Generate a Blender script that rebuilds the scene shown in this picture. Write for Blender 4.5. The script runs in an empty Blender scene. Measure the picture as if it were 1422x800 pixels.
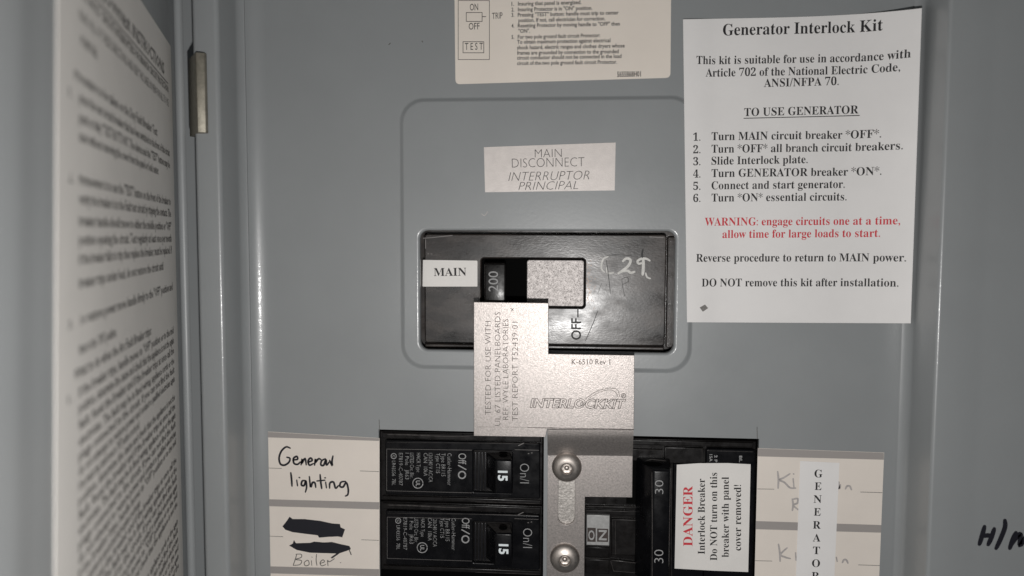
import bpy, bmesh, math, random
from mathutils import Vector, Matrix
random.seed(7)
SC = bpy.context.scene
COL = SC.collection

# ------------------------------------------------------------------ camera calibration
# Panel frame in millimetres: u right, v up, w out of the panel towards the viewer.
# World: X = u, Y = -w, Z = v (metres).  W0 is the height of the panel above the ground.
MM = 0.001
FPX, CX, CY, CAMW = 1060.0, 711.0, 400.0, 262.0
n_in = Vector((82, -70, 1060)).normalized()
u_c = Vector((13860, 120, -1060)).normalized()
u_c = (u_c - n_in * u_c.dot(n_in)).normalized()
v_c = u_c.cross(n_in).normalized()

def ray(px, py):
    d = Vector((px - CX, py - CY, FPX))
    return Vector((d.dot(u_c), d.dot(v_c), -d.dot(n_in)))

def P(px, py, w=0.0):
    """where a sight line of the survey meets the plane at height w"""
    r = ray(px, py)
    t = (w - CAMW) / r.z
    return (r.x * t, r.y * t)

def W(u, v, w):
    return Vector((u * MM, -w * MM, v * MM))

cam = bpy.data.cameras.new("camera")
cam.sensor_width = 36.0
cam.lens = FPX / 1422.0 * 36.0
cam.clip_start, cam.clip_end = 0.005, 50.0
cam.dof.use_dof = True
cam.dof.focus_distance = 0.264
cam.dof.aperture_fstop = 9.5
camo = bpy.data.objects.new("camera", cam)
COL.objects.link(camo)
right = Vector((u_c[0], n_in[0], v_c[0]))
up = -Vector((u_c[1], n_in[1], v_c[1]))
back = -Vector((u_c[2], n_in[2], v_c[2]))
M = Matrix((right, up, back)).transposed().to_4x4()
M.translation = W(0, 0, CAMW)
camo.matrix_world = M
SC.camera = camo

# ------------------------------------------------------------------ light and exposure
world = bpy.data.worlds.new("World")
SC.world = world
world.use_nodes = True
bg = world.node_tree.nodes["Background"]
bg.inputs[0].default_value = (0.95, 1.0, 1.02, 1)
bg.inputs[1].default_value = 0.055
lamp = bpy.data.lights.new("phone_torch", 'POINT')       # the flash that lit the photograph, just below the lens
lamp.shadow_soft_size = 0.0035
lamp.energy = 1.72
lamp.color = (1.0, 0.98, 0.96)
lo = bpy.data.objects.new("phone_torch", lamp)
COL.objects.link(lo)
lu, lv = P(795, 508, 0)
lo.location = W(lu, lv, 256)
SC.view_settings.view_transform = 'Standard'
SC.view_settings.look = 'None'
SC.view_settings.exposure = 0.0
SC.view_settings.gamma = 1.0
SC.view_settings.use_curve_mapping = False

# ------------------------------------------------------------------ materials
def mat(name, base, rough=0.5, metal=0.0, spec=0.5, var=0.0, var_scale=60.0, bump=0.0, bump_scale=1500.0,
        rvar=0.0, stretch=(1, 1, 1), tint=None, speck=None, coat=0.0, bumps2=None):
    m = bpy.data.materials.new(name)
    m.use_nodes = True
    nt = m.node_tree
    b = nt.nodes["Principled BSDF"]
    b.inputs['Base Color'].default_value = (*base, 1)
    b.inputs['Roughness'].default_value = rough
    b.inputs['Metallic'].default_value = metal
    b.inputs['Specular IOR Level'].default_value = spec
    b.inputs['Coat Weight'].default_value = coat
    b.inputs['Coat Roughness'].default_value = 0.13
    tc = nt.nodes.new('ShaderNodeTexCoord')
    mp = nt.nodes.new('ShaderNodeMapping')
    mp.inputs['Scale'].default_value = stretch
    nt.links.new(tc.outputs['Object'], mp.inputs[0])
    def noise(scale, detail=4.0, r=0.6):
        n = nt.nodes.new('ShaderNodeTexNoise')
        n.inputs['Scale'].default_value = scale
        n.inputs['Detail'].default_value = detail
        n.inputs['Roughness'].default_value = r
        nt.links.new(mp.outputs[0], n.inputs['Vector'])
        return n
    if var > 0:
        n = noise(var_scale)
        rp = nt.nodes.new('ShaderNodeValToRGB')
        t = tint or base
        rp.color_ramp.elements[0].position = 0.3
        rp.color_ramp.elements[1].position = 0.72
        rp.color_ramp.elements[0].color = (*[c * (1 - var) for c in base], 1)
        rp.color_ramp.elements[1].color = (*[c * (1 + var) for c in t], 1)
        nt.links.new(n.outputs['Fac'], rp.inputs[0])
        out = rp.outputs[0]
        if speck:
            n2 = noise(speck[0], 3.0)
            r2 = nt.nodes.new('ShaderNodeValToRGB')
            r2.color_ramp.elements[0].position = speck[1]
            r2.color_ramp.elements[1].position = speck[2]
            mx = nt.nodes.new('ShaderNodeMix'); mx.data_type = 'RGBA'
            nt.links.new(n2.outputs['Fac'], r2.inputs[0])
            nt.links.new(r2.outputs[0], mx.inputs[0])
            nt.links.new(out, mx.inputs[6])
            mx.inputs[7].default_value = (*speck[3], 1)
            out = mx.outputs[2]
        nt.links.new(out, b.inputs['Base Color'])
    if rvar > 0:
        n = noise(var_scale * 1.7)
        mr = nt.nodes.new('ShaderNodeMapRange')
        mr.inputs[3].default_value = max(0.05, rough - rvar)
        mr.inputs[4].default_value = min(1, rough + rvar)
        mr.inputs[1].default_value = 0.3
        mr.inputs[2].default_value = 0.7
        nt.links.new(n.outputs['Fac'], mr.inputs[0])
        nt.links.new(mr.outputs[0], b.inputs['Roughness'])
    if bump > 0:
        n = noise(bump_scale, 3.0)
        bp = nt.nodes.new('ShaderNodeBump')
        bp.inputs['Strength'].default_value = bump
        bp.inputs['Distance'].default_value = 0.0002
        nt.links.new(n.outputs['Fac'], bp.inputs['Height'])
        nt.links.new(bp.outputs[0], b.inputs['Normal'])
        if coat > 0:
            n = noise(1300.0, 2.0)
            bc = nt.nodes.new('ShaderNodeBump')
            bc.inputs['Strength'].default_value = 0.26
            bc.inputs['Distance'].default_value = 0.0002
            nt.links.new(n.outputs['Fac'], bc.inputs['Height'])
            nt.links.new(bc.outputs[0], b.inputs['Coat Normal'])
    return m

PAINT = mat("grey_enamel", (0.266, 0.278, 0.283), 0.36, coat=0.27, var=0.035, var_scale=26, bump=0.10, bump_scale=700, rvar=0.05)
DOORPAINT = mat("door_enamel", (0.268, 0.280, 0.285), 0.42, var=0.035, var_scale=26, bump=0.10, bump_scale=700, rvar=0.05)
PAPER = mat("white_paper", (0.79, 0.772, 0.76), 0.75, spec=0.25, var=0.03, var_scale=45)
VINYL = mat("white_vinyl", (0.76, 0.735, 0.705), 0.5, var=0.03, var_scale=90)
CREAM = mat("cream_paper", (0.76, 0.695, 0.63), 0.7, spec=0.25, var=0.035, var_scale=50)
CREAM2 = mat("cream_label", (0.78, 0.71, 0.635), 0.55, spec=0.3, var=0.03, var_scale=50)
DOORPAPER = mat("old_white_label", (0.67, 0.645, 0.61), 0.6, spec=0.3, var=0.05, var_scale=35)
FLAG = mat("bright_flag_metal", (0.37, 0.37, 0.365), 0.5, metal=0.3, var=0.15, var_scale=900)
FOIL = mat("silvery_label", (0.66, 0.61, 0.58), 0.42, metal=0.12, var=0.06, var_scale=350, bump=0.25, bump_scale=2500)
BAND = mat("grey_band_ink", (0.33, 0.305, 0.29), 0.7)
INK = mat("black_ink", (0.022, 0.021, 0.022), 0.6, spec=0.3)
INKOLD = mat("old_black_ink", (0.07, 0.066, 0.062), 0.6, spec=0.3)
INKFADE = mat("faded_ink", (0.10, 0.095, 0.09), 0.6, spec=0.3)
REDINK = mat("red_ink", (0.60, 0.045, 0.06), 0.6, spec=0.3)
MARKER = mat("marker_ink", (0.010, 0.010, 0.016), 0.45)
PENCIL = mat("pencil_lead", (0.42, 0.39, 0.38), 0.6, var=0.2, var_scale=900)
ALU = mat("brushed_aluminium", (0.335, 0.315, 0.300), 0.42, metal=0.74, spec=0.2, var=0.16, var_scale=1500, rvar=0.06,
          bump=0.28, bump_scale=2800, tint=(0.375, 0.338, 0.322))
ALU2 = mat("scuffed_aluminium", (0.44, 0.415, 0.39), 0.5, metal=0.85, var=0.3, var_scale=1200, bump=0.5, bump_scale=1800, rvar=0.1)
STEEL = mat("screw_steel", (0.50, 0.455, 0.42), 0.48, metal=1.0, var=0.08, var_scale=900, rvar=0.06)
ZINC = mat("zinc_clip", (0.27, 0.25, 0.205), 0.5, metal=0.6, var=0.2, var_scale=500, bump=0.3, bump_scale=2000)
GALV = mat("speckled_zinc", (0.34, 0.318, 0.308), 0.45, metal=0.65, spec=0.2, var=0.3, var_scale=900, bump=0.6, bump_scale=2300,
           speck=(2300, 0.54, 0.70, (0.13, 0.115, 0.11)))
WORN = mat("worn_black_plastic", (0.008, 0.0076, 0.0078), 0.295, spec=0.42, var=0.5, var_scale=75, rvar=0.10, bump=0.12, bump_scale=1400,
           stretch=(0.6, 1, 1.3), speck=(150, 0.50, 0.80, (0.060, 0.050, 0.044)), tint=(0.034, 0.028, 0.0255))
BLACK = mat("black_plastic", (0.0035, 0.0035, 0.0045), 0.30, spec=0.22, var=0.3, var_scale=140, rvar=0.10, bump=0.10, bump_scale=1600)
BLACK2 = mat("dusty_black_plastic", (0.0075, 0.0066, 0.0066), 0.34, spec=0.26, var=0.4, var_scale=180, rvar=0.12, bump=0.15, bump_scale=1200)
GLOSSBLACK = mat("glossy_black_plastic", (0.010, 0.010, 0.012), 0.25, bump=0.05, bump_scale=1500)
DUSTGLINT = mat("grey_dust_glint", (0.055, 0.050, 0.048), 0.7, spec=0.2, var=0.5, var_scale=700)  # dust and scuffs, also the tone of the painted edge highlights
VOID = mat("dark_interior", (0.004, 0.004, 0.004), 0.9, spec=0.0)
GREYPRINT = mat("grey_pad_print", (0.30, 0.30, 0.30), 0.6)
DIMPRINT = mat("worn_grey_print", (0.30, 0.30, 0.30), 0.6, var=0.4, var_scale=900)
WHITEPRINT = mat("white_print", (0.72, 0.78, 0.80), 0.6)
WHITEPAINT = mat("white_paint_pen", (0.62, 0.61, 0.58), 0.6, var=0.15, var_scale=700)
ETCH = mat("dot_peened_mark", (0.05, 0.038, 0.034), 0.6, metal=0.2)
SCRATCH = mat("scratch", (0.16, 0.15, 0.145), 0.5, metal=0.3)
DARKSCRATCH = mat("dark_scratch", (0.008, 0.008, 0.008), 0.6)
SMUDGE = mat("grey_smudge", (0.20, 0.19, 0.18), 0.7, var=0.3, var_scale=1500)
RUST = mat("rub_mark", (0.12, 0.085, 0.065), 0.4, metal=0.5, var=0.4, var_scale=900)

# ------------------------------------------------------------------ object helpers
def tag(o, label=None, cat=None, group=None, kind=None):
    if label: o['label'] = label
    if cat: o['category'] = cat
    if group: o['group'] = group
    if kind: o['kind'] = kind
    return o

def thing(name, loc, label, cat, group=None):
    o = bpy.data.objects.new(name, None)
    o.empty_display_size = 0.01
    o.location = loc
    COL.objects.link(o)
    return tag(o, label, cat, group)

def root_of(o):
    v = Vector((0, 0, 0))
    while o:
        v += o.location
        o = o.parent
    return v

def link(name, bm, m, parent=None, angle=32, recalc=True):
    if recalc:
        bmesh.ops.recalc_face_normals(bm, faces=bm.faces)
    me = bpy.data.meshes.new(name)
    off = root_of(parent) if parent else Vector((0, 0, 0))
    # origin of every mesh sits at its own centre
    c = Vector((0, 0, 0))
    if bm.verts:
        lo_ = Vector([min(v.co[i] for v in bm.verts) for i in range(3)])
        hi_ = Vector([max(v.co[i] for v in bm.verts) for i in range(3)])
        c = (lo_ + hi_) / 2
    bmesh.ops.translate(bm, vec=-c, verts=bm.verts)
    bm.to_mesh(me)
    bm.free()
    for p in me.polygons:
        p.use_smooth = True
    me.set_sharp_from_angle(angle=math.radians(angle))
    me.materials.append(m)
    o = bpy.data.objects.new(name, me)
    COL.objects.link(o)
    if parent:
        o.parent = parent
    o.location = c - off
    return o

def copy_tree(o, parent=None):
    c = o.copy()
    COL.objects.link(c)
    c.parent = parent
    for ch in list(o.children):
        copy_tree(ch, c)
    return c

# ------------------------------------------------------------------ shape helpers (mm)
def rrect(u0, u1, v0, v1, r, n=6):
    out = []
    for (cx, cy, a0) in ((u1 - r, v1 - r, 0), (u0 + r, v1 - r, 90), (u0 + r, v0 + r, 180), (u1 - r, v0 + r, 270)):
        for k in range(n + 1):
            a = math.radians(a0 + 90 * k / n)
            out.append((cx + r * math.cos(a), cy + r * math.sin(a)))
    return out

def area(loop):
    return 0.5 * sum(loop[i][0] * loop[(i + 1) % len(loop)][1] - loop[(i + 1) % len(loop)][0] * loop[i][1] for i in range(len(loop)))

def inset(loop, d):
    """move a loop inwards by d (outwards for negative d)"""
    n = len(loop)
    sg = 1 if area(loop) > 0 else -1
    out = []
    for i in range(n):
        a, b, c = Vector(loop[i - 1]), Vector(loop[i]), Vector(loop[(i + 1) % n])
        e1, e2 = (b - a), (c - b)
        if e1.length < 1e-9: e1 = e2
        if e2.length < 1e-9: e2 = e1
        e1, e2 = e1.normalized(), e2.normalized()
        n1 = Vector((-e1.y, e1.x)) * sg
        n2 = Vector((-e2.y, e2.x)) * sg
        m = n1 + n2
        if m.length < 1e-6: m = n1
        m = m.normalized()
        k = max(0.35, m.dot(n1))
        out.append(tuple(b + m * (d / k)))
    return out

def fill(bm, loops, w):
    es = []
    for lp in loops:
        vs = [bm.verts.new(W(p[0], p[1], w)) for p in lp]
        for i in range(len(vs)):
            es.append(bm.edges.new((vs[i], vs[(i + 1) % len(vs)])))
    bmesh.ops.triangle_fill(bm, use_beauty=True, use_dissolve=False, edges=es, normal=Vector((0, -1, 0)))

def rings(bm, seq):
    """bridge consecutive loops [(loop, w), ...] with quads"""
    prev = None
    for lp, w in seq:
        vs = [bm.verts.new(W(p[0], p[1], w)) for p in lp]
        if prev:
            n = len(vs)
            for i in range(n):
                bm.faces.new((prev[i], prev[(i + 1) % n], vs[(i + 1) % n], vs[i]))
        prev = vs

def slab(bm, outer, w1, w0, holes=(), bev=0.0, seg=3, bottom=False):
    """plate with top at w1, walls down to w0, rounded upper edges"""
    steps = [(math.sin(math.pi / 2 * k / seg), math.cos(math.pi / 2 * k / seg)) for k in range(seg + 1)] if bev > 0 else [(1, 0)]
    oi = inset(outer, bev) if bev > 0 else outer
    his = [inset(h, -bev) if bev > 0 else h for h in holes]
    fill(bm, [oi] + his, w1)
    for lp, inn, sgn in [(outer, oi, 1)] + [(h, hi, -1) for h, hi in zip(holes, his)]:
        seq = []
        if bev > 0:
            for s, c in steps:
                seq.append((inset(lp, sgn * bev * (1 - s)), w1 - bev * (1 - c)))
        else:
            seq.append((lp, w1))
        seq.append((lp, w0))
        rings(bm, seq)
    if bottom:
        fill(bm, [outer] + list(holes), w0)

def quadpx(pts, w):
    return [P(x, y, w) for x, y in pts]

def rectpx(x0, y0, x1, y1, w, r=0.0):
    """upright rectangle whose centre and size come from surveyed corners"""
    a, b, c, d = P(x0, y0, w), P(x1, y0, w), P(x1, y1, w), P(x0, y1, w)
    u0, u1 = (a[0] + d[0]) / 2, (b[0] + c[0]) / 2
    v1, v0 = (a[1] + b[1]) / 2, (c[1] + d[1]) / 2
    if r > 0:
        return rrect(u0, u1, v0, v1, r)
    return [(u1, v1), (u0, v1), (u0, v0), (u1, v0)]

def frustum(bm, base, wb, top, wt, bev=0.4):
    """four cornered block with different base and top rectangles, edges rounded"""
    b = bmesh.new()
    lo_ = [b.verts.new(W(p[0], p[1], wb)) for p in base]
    hi_ = [b.verts.new(W(p[0], p[1], wt)) for p in top]
    n = len(base)
    for i in range(n):
        b.faces.new((lo_[i], lo_[(i + 1) % n], hi_[(i + 1) % n], hi_[i]))
    b.faces.new(hi_)
    b.faces.new(list(reversed(lo_)))
    bmesh.ops.bevel(b, geom=list(b.edges), offset=bev * MM, segments=3, profile=0.5, affect='EDGES', clamp_overlap=True)
    merge(bm, b)

def merge(bm, b):
    me = bpy.data.meshes.new("tmp")
    b.to_mesh(me)
    b.free()
    bm.from_mesh(me)
    bpy.data.meshes.remove(me)

def extrude_v(bm, prof, v0, v1, n=1):
    """sheet: profile of (u, w) pulled along v"""
    rows = []
    for k in range(n + 1):
        v = v0 + (v1 - v0) * k / n
        rows.append([bm.verts.new(W(u, v, w)) for u, w in prof])
    for k in range(n):
        for i in range(len(prof) - 1):
            bm.faces.new((rows[k][i], rows[k][i + 1], rows[k + 1][i + 1], rows[k + 1][i]))

def arc(cx, cy, r, a0, a1, n=6):
    return [(cx + r * math.cos(math.radians(a0 + (a1 - a0) * k / n)), cy + r * math.sin(math.radians(a0 + (a1 - a0) * k / n))) for k in range(n + 1)]

def smooth(pts, k=5):
    if len(pts) < 3: return pts
    out = []
    for i in range(len(pts) - 1):
        p0 = Vector(pts[max(0, i - 1)]); p1 = Vector(pts[i]); p2 = Vector(pts[i + 1]); p3 = Vector(pts[min(len(pts) - 1, i + 2)])
        for j in range(k):
            t = j / k
            out.append(tuple(0.5 * ((2 * p1) + (p2 - p0) * t + (2 * p0 - 5 * p1 + 4 * p2 - p3) * t * t + (3 * p1 - p0 - 3 * p2 + p3) * t ** 3)))
    out.append(tuple(pts[-1]))
    return out

_lift = [0]
def stroke(bm, pts, width, w, sm=True, taper=0.0, lift=None, closed=False):
    """flat pen stroke with round ends; pts in mm"""
    if sm: pts = smooth(pts)
    _lift[0] = (_lift[0] + 1) % 8
    w = w + 0.004 * _lift[0]
    pts = [Vector(p) for p in pts]
    q = [pts[0]]
    for p in pts[1:]:
        if (p - q[-1]).length > 0.02: q.append(p)
    if len(q) < 2: q.append(q[0] + Vector((0.05, 0)))
    n = len(q)
    L, R = [], []
    for i in range(n):
        a = q[max(0, i - 1)]; b = q[min(n - 1, i + 1)]
        d = (b - a).normalized()
        nn = Vector((-d.y, d.x))
        f = 1 - taper * abs(2 * i / (n - 1) - 1) ** 3
        hw = width / 2 * f
        L.append(q[i] + nn * hw); R.append(q[i] - nn * hw)
    def V(p):
        ww = w + (lift(p.x, p.y) if lift else 0)
        return bm.verts.new(W(p.x, p.y, ww))
    lv_ = [V(p) for p in L]; rv_ = [V(p) for p in R]
    for i in range(n - 1):
        bm.faces.new((lv_[i], rv_[i], rv_[i + 1], lv_[i + 1]))
    for i, sgn in ((0, -1), (n - 1, 1)):
        d = (q[min(n - 1, i + 1)] - q[max(0, i - 1)]).normalized() * sgn
        c = q[i]; rad = (L[i] - R[i]).length / 2
        a0 = math.atan2((L[i] - c).y, (L[i] - c).x)
        tot = -math.pi * sgn
        ring = [lv_[i]]
        for k in range(1, 5):
            a = a0 + tot * k / 5
            ring.append(V(c + Vector((math.cos(a), math.sin(a))) * rad))
        ring.append(rv_[i])
        bm.faces.new(ring)

def strokepx(bm, pts, wpx, w, off=(0, 0), sc=1.0, **k):
    stroke(bm, [P(off[0] + x / sc, off[1] + y / sc, w) for x, y in pts], wpx * 0.247, w, **k)

# ------------------------------------------------------------------ lettering
def serif(s):
    o = ''
    for c in s:
        if 'A' <= c <= 'Z': o += chr(0x1D400 + ord(c) - 65)
        elif 'a' <= c <= 'z': o += chr(0x1D41A + ord(c) - 97)
        elif '0' <= c <= '9': o += chr(0x1D7CE + ord(c) - 48)
        else: o += c
    return o

STYLES = {'sans': (0.0, 0.0), 'thin': (-0.022, 0.0), 'fine': (-0.014, 0.0), 'bold': (0.018, 0.0), 'heavy': (0.035, 0.0), 'serif': (0.0, 0.0),
          'thinitalic': (-0.022, 0.27), 'heavyitalic': (0.03, 0.22)}
_caps = {}

def glyphs(body, style, res=3, spacing=1.0):
    off, shear = STYLES[style]
    c = bpy.data.curves.new("lettering", 'FONT')
    c.body = serif(body) if style == 'serif' else body
    c.offset = off
    c.resolution_u = res
    c.space_character = spacing
    o = bpy.data.objects.new("lettering", c)
    me = bpy.data.meshes.new_from_object(o)
    vs = [(v.co.x + shear * v.co.y, v.co.y) for v in me.vertices]
    fs = [tuple(p.vertices) for p in me.polygons]
    bpy.data.objects.remove(o)
    bpy.data.curves.remove(c)
    bpy.data.meshes.remove(me)
    return vs, fs

def cap_height(style):
    if style not in _caps:
        vs, _ = glyphs('H', style)
        _caps[style] = (min(v[1] for v in vs), max(v[1] for v in vs))
    lo_, hi_ = _caps[style]
    return lo_, hi_ - lo_

def letter(bm, body, O, X, Y, cap, style='sans', res=3, N=Vector((0, 0, 0)), lift=None, spacing=1.0, outline=0.0):
    """set one line of lettering: O start of baseline, X full baseline vector, Y unit up vector (panel coordinates)"""
    vs, fs = glyphs(body, style, res, spacing)
    x0, x1 = min(v[0] for v in vs), max(v[0] for v in vs)
    yb, ch = cap_height(style)
    def place(x, y):
        p = O + X * ((x - x0) / (x1 - x0)) + Y * ((y - yb) / ch * cap) + N
        if lift: p = p + Vector((0, 0, lift(p.x, p.y)))
        return p
    if outline > 0:
        cnt = {}
        for f in fs:
            for i in range(len(f)):
                e = tuple(sorted((f[i], f[(i + 1) % len(f)])))
                cnt[e] = cnt.get(e, 0) + 1
        for e, k in cnt.items():
            if k == 1:
                a, b = place(*vs[e[0]]), place(*vs[e[1]])
                d = (b - a)
                if d.length < 1e-6: continue
                d.normalize()
                q = Vector((-d.y, d.x, 0)) * outline / 2
                a = a - d * outline * 0.3; b = b + d * outline * 0.3
                bm.faces.new([bm.verts.new(W(*t)) for t in (a - q, b - q, b + q, a + q)])
        return
    bv = [bm.verts.new(W(*place(*v))) for v in vs]
    for f in fs:
        try: bm.faces.new([bv[i] for i in f])
        except ValueError: pass

def line(bm, body, p0, p1, cap, w, style='sans', **k):
    """lettering on the plane w between two surveyed ends of its baseline; cap height in survey pixels"""
    a, b = P(*p0, w), P(*p1, w)
    O = Vector((a[0], a[1], w)); X = Vector((b[0] - a[0], b[1] - a[1], 0))
    Y = Vector((-X.y, X.x, 0)).normalized()
    letter(bm, body, O, X, Y, cap * 0.2475, style, **k)

def flat(name, bm, m, parent):
    return link(name, bm, m, parent, recalc=False)

def box_outline(bm, x0, y0, x1, y1, wpx, w):
    for a, b in (((x0, y0), (x1, y0)), ((x1, y0), (x1, y1)), ((x1, y1), (x0, y1)), ((x0, y1), (x0, y0))):
        strokepx(bm, [a, b], wpx, w, sm=False)

def ring_mark(bm, cx, cy, r, wpx, w, a0=0, a1=360, n=24):
    pts = [(cx + r * math.cos(math.radians(a0 + (a1 - a0) * k / n)), cy + r * math.sin(math.radians(a0 + (a1 - a0) * k / n))) for k in range(n + 1)]
    strokepx(bm, pts, wpx, w, sm=False)

def sticker(name, corners, w0, thick, m, label, cat, r=0.0, group=None):
    bm = bmesh.new()
    lp = quadpx(corners, w0 + thick)
    if r > 0:
        out = []
        n = len(lp)
        for i in range(n):
            a, b, c = Vector(lp[i - 1]), Vector(lp[i]), Vector(lp[(i + 1) % n])
            d1, d2 = (a - b).normalized() * r, (c - b).normalized() * r
            for k in range(6):
                t = k / 5
                out.append(tuple(b + d1 * (1 - t) ** 2 + d2 * t ** 2))
        lp = out
    slab(bm, lp, w0 + thick, w0, bottom=True)
    o = link(name, bm, m, None)
    return tag(o, label, cat, group)

# ================================================================== THE PANEL: cover, trim, door
VT, VB = 190.0, -215.0
panel = thing("breaker_panel", W(0, VB, 0), "grey steel electrical panel with open door, raised trim and dead front cover around the breakers", "electrical panel")

# --- trim: inner rims from the survey
uLi = P(313, 445, 18)[0]        # left inner rim
uRi = P(1299, 445, 18)[0]       # right inner rim
uLo = P(277, 445, 18)[0]        # outer edge of the left trim flange
HT = 19.0
bm = bmesh.new()
prof = [(uLo - 70, -4), (uLo + 0.2, -4)]
prof += arc(uLo + 1.6, HT - 1.6, 1.6, 180, 90)
prof += arc(uLi - 1.5, HT - 1.5, 1.5, 90, 0)
prof += [(uLi + 0.15, 9.0)] + arc(uLi + 4.2, 7.0, 4.0, 180, 240, 8)
extrude_v(bm, prof, VB, VT, 1)
link("trim_flange", bm, PAINT, panel, 40)
bm = bmesh.new()
prof = list(reversed(arc(uRi - 4.2, 4.6, 4.0, 0, -66, 8))) + [(uRi - 0.15, 9.0)] + arc(uRi + 1.1, HT - 1.1, 1.1, 180, 90)
prof += [(uRi + 10, HT), (uRi + 12.5, HT - 0.25), (uRi + 15, HT - 0.3), (uRi + 80, HT - 0.3)] + arc(uRi + 80, HT - 2.3, 2.0, 90, 0) + [(uRi + 82, -30)]
extrude_v(bm, prof, VB, VT, 1)
link("trim_flange", bm, PAINT, panel, 40)

# --- dead front cover with raised field, main opening and two breaker openings
cu0, cu1 = uLi + 1.9, uRi - 1.9
field = rectpx(555.5, 134, 964, 515.5, 0)
fu0, fu1 = field[1][0], field[0][0]
fv1, fv0 = field[0][1], field[2][1]
RISE = 0.75
def fl(d): return rrect(fu0 + d, fu1 - d, fv0 + d, fv1 - d, 8.2 - d * 0.6, 10)
mo = rectpx(583, 320.5, 937, 488, RISE)
mu0, mu1, mv1, mv0 = mo[1][0], mo[0][0], mo[0][1], mo[2][1]
def ml(d): return rrect(mu0 + d, mu1 - d, mv0 + d, mv1 - d, 2.9 - d * 0.6, 8)
lop = rectpx(527, 599, 754.5, 900, 0)
rop = rectpx(809, 606.5, 1050.5, 900, 0)
lob = [(lop[0][0], lop[0][1]), (lop[1][0], lop[1][1]), (lop[2][0], -170), (lop[3][0], -170)]
rob = [(rop[0][0], rop[0][1]), (rop[1][0], rop[1][1]), (rop[2][0], -170), (rop[3][0], -170)]
bm = bmesh.new()
FB, FR = 6.2, 8.77
ci0, ci1 = cu0 + FB, cu1 - 2.2
fill(bm, [[(ci1, VT), (ci0, VT), (ci0, VB), (ci1, VB)], fl(0), lob, rob], 0.0)
extrude_v(bm, [(ci0 + FR * math.sin(math.radians(a)) * -1, FR - FR * math.cos(math.radians(a))) for a in range(0, 46, 5)] + [(cu0 + 0.1, 1.2)], VB, VT)
extrude_v(bm, [(ci1 + FR * math.sin(math.radians(a)), FR - FR * math.cos(math.radians(a))) for a in range(0, 14, 3)] + [(cu1 - 0.1, 0.3)], VB, VT)
seq = []
for k in range(9):
    t = k / 8
    seq.append((fl(1.7 * t), RISE * (3 * t * t - 2 * t ** 3)))
rings(bm, seq)
fill(bm, [fl(1.7), ml(-0.9)], RISE)
seq = []
for k in range(6):
    a = math.pi / 2 * k / 5
    seq.append((ml(-0.9 + 0.9 * math.sin(a)), RISE - 0.9 * (1 - math.cos(a))))
seq.append((ml(0), -1.5))
rings(bm, seq)
for hole in (lob, rob):
    rings(bm, [(hole, 0.0), (hole, -1.4)])
link("cover", bm, PAINT, panel, 60)

# --- dark back of the enclosure behind every gap
bm = bmesh.new()
fill(bm, [[(cu1 + 8, VT), (cu0 - 8, VT), (cu0 - 8, VB), (cu1 + 8, VB)]], -28)
link("enclosure_back", bm, VOID, panel)

# --- small knocks in the paint of the cover
for name, m_, pts, wd, w in (("paint_chip", INKFADE, [(526.5, 583), (527, 598)], 0.9, 0.01), ("paint_chip", INKFADE, [(1051.3, 593), (1051.6, 609)], 0.9, 0.01),
                             ("paint_chip", INKFADE, [(540, 62), (542, 60)], 1.3, 0.01), ("paint_chip", INKFADE, [(586, 57), (587, 58.5)], 1.2, 0.01),
                             ("paint_chip", INKFADE, [(1345, 148), (1347, 147)], 1.4, HT - 0.28), ("paint_scuff", PENCIL, [(669, 297), (673, 299.5), (677, 294)], 1.1, RISE + 0.01),
                             ("paint_scuff", FOIL, [(1323, 775), (1325, 778)], 1.6, HT - 0.28)):
    bm = bmesh.new()
    strokepx(bm, pts, wd, w)
    flat(name, bm, m_, panel)

# --- handwriting on the right trim
bm = bmesh.new()
w = HT - 0.28
o_, s_ = (1020, 580), 3.537
for pts in ([(1228, 535), (1216, 580), (1203, 622)], [(1276, 546), (1262, 588), (1246, 624)], [(1213, 582), (1238, 579), (1264, 580)],
            [(1328, 505), (1328, 540), (1305, 600), (1285, 642)], [(1352, 642), (1366, 600), (1382, 565)],
            [(1362, 622), (1392, 580), (1405, 575), (1402, 628), (1430, 588), (1445, 582), (1442, 640)]):
    strokepx(bm, pts, 6.0, w, o_, s_, taper=0.25)
flat("marker_writing", bm, MARKER, panel)

# --- door, opened to about seventy degrees
T0 = P(249, 430, 17)
DU, DWT = T0[0], 17.0
DSL = math.tan(math.radians(19.3))
dvec = Vector((math.sin(math.radians(19.3)), 0, math.cos(math.radians(19.3))))   # along the door, away from its hinge (u, v, w)
dnor = Vector((dvec.z, 0, -dvec.x))                                             # inner face looks to the right
TWIST = 2.8e-4                                                                  # the thin door sheet is slightly sprung
def DP(px, py):
    r = ray(px, py)
    C = Vector((0, 0, CAMW)); O = Vector((DU, 0, DWT))
    off = 0.0
    for _ in range(6):
        t = ((O - C).dot(dnor) + off) / r.dot(dnor)
        p = C + r * t
        off = TWIST * (p - O).dot(dvec) * p.y
    return (p - O).dot(dvec), p.y
def DQ(s, v, n=0.0):
    return Vector((DU, 0, DWT)) + dvec * s + Vector((0, v, 0)) + dnor * (n + TWIST * s * v)
door_pts = []
S_END = 200.0
sheet = [(-1.0, 0.0), (0.0, 0.0)] + [(S_END * k / 4, 0.0) for k in range(1, 5)]
sA = DP(30, 400)[0]
prof_s = [((sA - 8) * k / 14, 0.0) for k in range(15)] + [(sA - 3, 0.0), (sA + 1, 0.5), (sA + 5, 0.6), (S_END, 0.6)]
prof = []
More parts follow.
